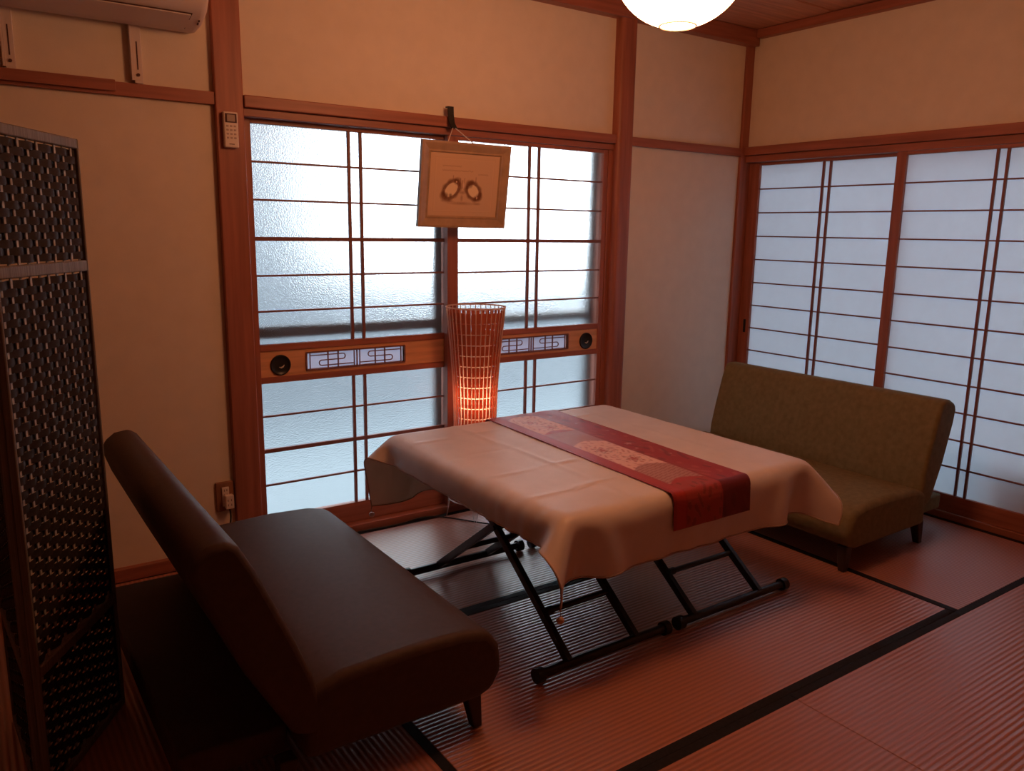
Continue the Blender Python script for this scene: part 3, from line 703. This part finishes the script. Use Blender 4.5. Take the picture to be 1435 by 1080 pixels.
# path along y over the top: from far overhang to near drop
path = []
rr = .021; ztop = ZT+.0045
yn, yf_ = TY0, TY1
for z in np.linspace(.40, ztop-rr, 8): path.append((yf_+.0075, z))
for t in np.linspace(0, PI/2, 10)[1:]: path.append((yf_+.0075-rr+rr*math.cos(t), ztop-rr+rr*math.sin(t)))
for y_ in np.linspace(yf_-.03, yn+.03, 80): path.append((y_, ztop))
for t in np.linspace(0, PI/2, 10)[:-1]: path.append((yn-.0095+rr-rr*math.sin(t), ztop-rr+rr*math.cos(t)))
for z in np.linspace(ztop-rr, .392, 14): path.append((yn-.0095-(ztop-z)*.06, z))
path = np.array(path); sl_ = np.concatenate([[0], np.cumsum(np.hypot(*np.diff(path, axis=0).T))])
ss = np.linspace(0, sl_[-1], ns); py = np.interp(ss, sl_, path[:, 0]); pz = np.interp(ss, sl_, path[:, 1])
tt = np.linspace(0, 1, nt_)
YY = np.repeat(py[:, None], nt_, 1); ZZ = np.repeat(pz[:, None], nt_, 1)
xl = np.interp(py, [-1.41, -.35], [-1.918, -1.872])
XX = xl[:, None]+RW*tt[None, :]
# keep it clear of the cloth: push out / up where the cloth bulges
Cx, Cy, Cz = X[..., 0].ravel(), X[..., 1].ravel(), X[..., 2].ravel()
front = Cy < TY0+.002
for i in range(ns):
    if py[i] < TY0 and pz[i] < ztop-rr+.004:
        m_ = front & (abs(Cz-pz[i]) < .02)
        if m_.any():
            for j in range(nt_):
                s_ = m_ & (abs(Cx-XX[i, j]) < .02)
                if s_.any(): YY[i, j] = min(YY[i, j], Cy[s_].min()-.004)
for _ in range(6): YY[1:-1, 1:-1] = .5*YY[1:-1, 1:-1]+.125*(YY[2:, 1:-1]+YY[:-2, 1:-1]+YY[1:-1, 2:]+YY[1:-1, :-2])
ZZ += np.where(abs(ZZ-ztop) < .002, .0012*np.sin(XX*60+YY*7)*.5, 0)
t2, y2 = np.meshgrid(tt, ss-(sl_[-1]-(TY1-TY0)*0)); 
# arc coordinate measured as table y (continues down both drops)
i0 = np.argmin(abs(py-(-.9))); yarc = -.9-(ss-ss[i0]); y2 = np.repeat(yarc[:, None], nt_, 1)
red = np.array([.42, .036, .026]); dk = np.array([.16, .012, .014]); beige = np.array([.78, .48, .40]); grey = np.array([.44, .24, .22])
col = np.ones((ns, nt_, 3))*red
def bl(mask, c, a=1.):
    global col; m_ = (np.clip(mask, 0, 1)*a)[..., None]; col = col*(1-m_)+np.array(c)*m_
def sm(v, e): return np.clip(v/e+.5, 0, 1)
nz = rng.random((ns, nt_)); bl(nz, dk, .12)
for a, b in ((.95, .30), ): pass
bl(sm(.04-t2, .01), dk, .35)
right = sm(t2-.62, .01); bl(right, (.30, .022, .022), .55)
bl(soft(abs(t2-.62), .014), dk, .8); bl(soft(abs(t2-.155), .010), dk, .4)
band = sm(t2-.16, .01)*sm(.60-t2, .01)
def wob(sx, sy, ph=0): return np.sin(t2*sx+ph+1.7*np.sin(y2*sy*.6+ph))*np.sin(y2*sy+1.3*np.sin(t2*sx*.7+ph*2))
secs = [(-.30, 'leaf'), (-.43, 'flower'), (-.68, 'dots'), (-.86, 'flower'), (-1.18, 'stripe'), (-1.34, 'leaf'), (-1.9, None)]
for (ya, kind), (yb, _) in zip(secs, secs[1:]):
    curve = .035*np.sin((t2-.16)/.44*PI) if kind in ('flower', 'stripe') else 0
    mk = band*sm(ya+curve-y2, .004)*sm(y2-(yb+curve), .004)
    u = (ya-y2)/(ya-yb)
    if kind == 'flower':
        bl(mk, beige)
        for cy_, cx_ in ((.28, .33), (.68, .42)):
            yc_ = ya-(ya-yb)*cy_; X_ = (t2-cx_)*RW; Y_2 = y2-yc_; r = np.hypot(X_, Y_2*.8); th = np.arctan2(Y_2, X_)
            pet = .030*(.75+.25*np.cos(th*6)); bl(mk*soft(abs(r-pet), .004), (.20, .06, .05), .8)
            bl(mk*(r < .012+.004*np.cos(th*5)), (.42, .05, .04), .9); bl(mk*soft(abs(r-.048), .003)*(np.sin(th*16) > -.3), (.30, .18, .16), .6)
            bl(mk*(r > .013)*(r < pet)*(np.sin(th*22+r*300) > .55), (.33, .12, .10), .7)
        bl(mk*(wob(60, 110) > .55), (.46, .10, .08), .65)
    elif kind == 'dots':
        bl(mk, grey, .8); g = (np.sin(t2*RW*2*PI/.0085) > 0)*(np.sin(y2*2*PI/.0085) > 0); bl(mk*g, (.52, .30, .26), .7)
    elif kind == 'stripe':
        g = np.sin((y2*.8+t2*RW*.9)*2*PI/.0090) > -.1; bl(mk, (.27, .05, .045)); bl(mk*g, (.60, .36, .29), .85)
    elif kind == 'leaf':
        bl(mk, (.36, .05, .035), .8); g = wob(46, 80, 1.1) > .35; bl(mk*g, (.20, .03, .02), .7); bl(mk*soft(abs(wob(46, 80, 1.1)-.35), .12), (.46, .12, .06), .5)
# small blossoms and cloud marks in the right-hand red field
for yc_, xc_, k_ in ((-.46, .72, .9), (-.60, .80, .6), (-.93, .74, 1.2), (-.99, .70, .7), (-1.10, .86, .8), (-.75, .9, .6)):
    r = np.hypot((t2-xc_)*RW, y2-yc_); th = np.arctan2(y2-yc_, (t2-xc_)*RW); bl((r < .012*k_*(.7+.3*np.cos(5*th))), (.62, .36, .30), .7)
bl(right*(wob(30, 60, 2.3) > .62), (.48, .10, .07), .5); bl(right*(wob(24, 34, .3) > .7), (.12, .01, .012), .5)
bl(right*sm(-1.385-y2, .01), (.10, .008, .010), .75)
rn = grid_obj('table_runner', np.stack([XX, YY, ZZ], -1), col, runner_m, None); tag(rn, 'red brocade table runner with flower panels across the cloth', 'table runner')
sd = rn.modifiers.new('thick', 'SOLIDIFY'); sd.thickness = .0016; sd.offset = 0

# ================================================================ FOLDING SCREEN
SW, SH = .365, 1.425
Lp = Vector((-3.493, -1.10, 0)); 
fs = empty('folding_screen', tuple(Lp)); tag(fs, 'dark woven folding screen standing at the left', 'folding screen')
NST = 10; dz = .0152; sec = [(.020, .285), (.310, 1.126), (1.151, 1.403)]
def weft_mesh(ph):
    bm = bmesh.new(); n = NST*6; pr = None; hh = dz/2+.0009
    for k in range(n+1):
        s = .006+(SW-.012)*k/n; y_ = .0050*math.sin(ph+PI*(k/6-.5)+PI/2)
        cur = [bm.verts.new(p) for p in ((s, y_-.0006, -hh), (s, y_-.0006, hh), (s, y_+.0006, hh), (s, y_+.0006, -hh))]
        if pr:
            for q in range(4): bm.faces.new((pr[q], pr[(q+1) % 4], cur[(q+1) % 4], cur[q]))
        pr = cur
    bmesh.ops.recalc_face_normals(bm, faces=bm.faces)
    me = bpy.data.meshes.new('weft_strip'); bm.to_mesh(me); bm.free(); me.materials.append(screen_dark)
    for p in me.polygons: p.use_smooth = True
    me.set_sharp_from_angle(angle=.8)
    return me
wm = [weft_mesh(0), weft_mesh(PI)]
def panel(loc, ang):
    bm = bmesh.new(); t = .009
    B(bm, .0, .007, -t, t, 0, SH); B(bm, SW-.006, SW, -t, t, 0, SH)
    for a, b in ((0, .020), (.285, .310), (1.126, 1.151), (1.403, SH)): B(bm, .0072, SW-.0062, -t, t, a, b)
    p = link('panel', bm, screen_edge, fs, bevel=.003)
    p.location = loc; p.rotation_euler = (0, 0, ang)
    for k in range(NST):
        s = .006+(SW-.012)*(k+.5)/NST
        bm = bmesh.new(); B(bm, s-.0036, s+.0036, -.0014, .0014, .018, SH-.018); link('stake', bm, screen_light, p)
    q = 0
    for a, b in sec:
        n = int((b-a)/dz); off = (b-a-n*dz)/2
        for j in range(n):
            o = bpy.data.objects.new('weft_strip', wm[q % 2]); C.objects.link(o); o.parent = p; o.location = (0, 0, a+off+dz*(j+.5)); q += 1
panel((0.002, 0, 0), math.atan2(.84, .54))
panel((-.010, 0.008, 0), math.atan2(.998, -.065))
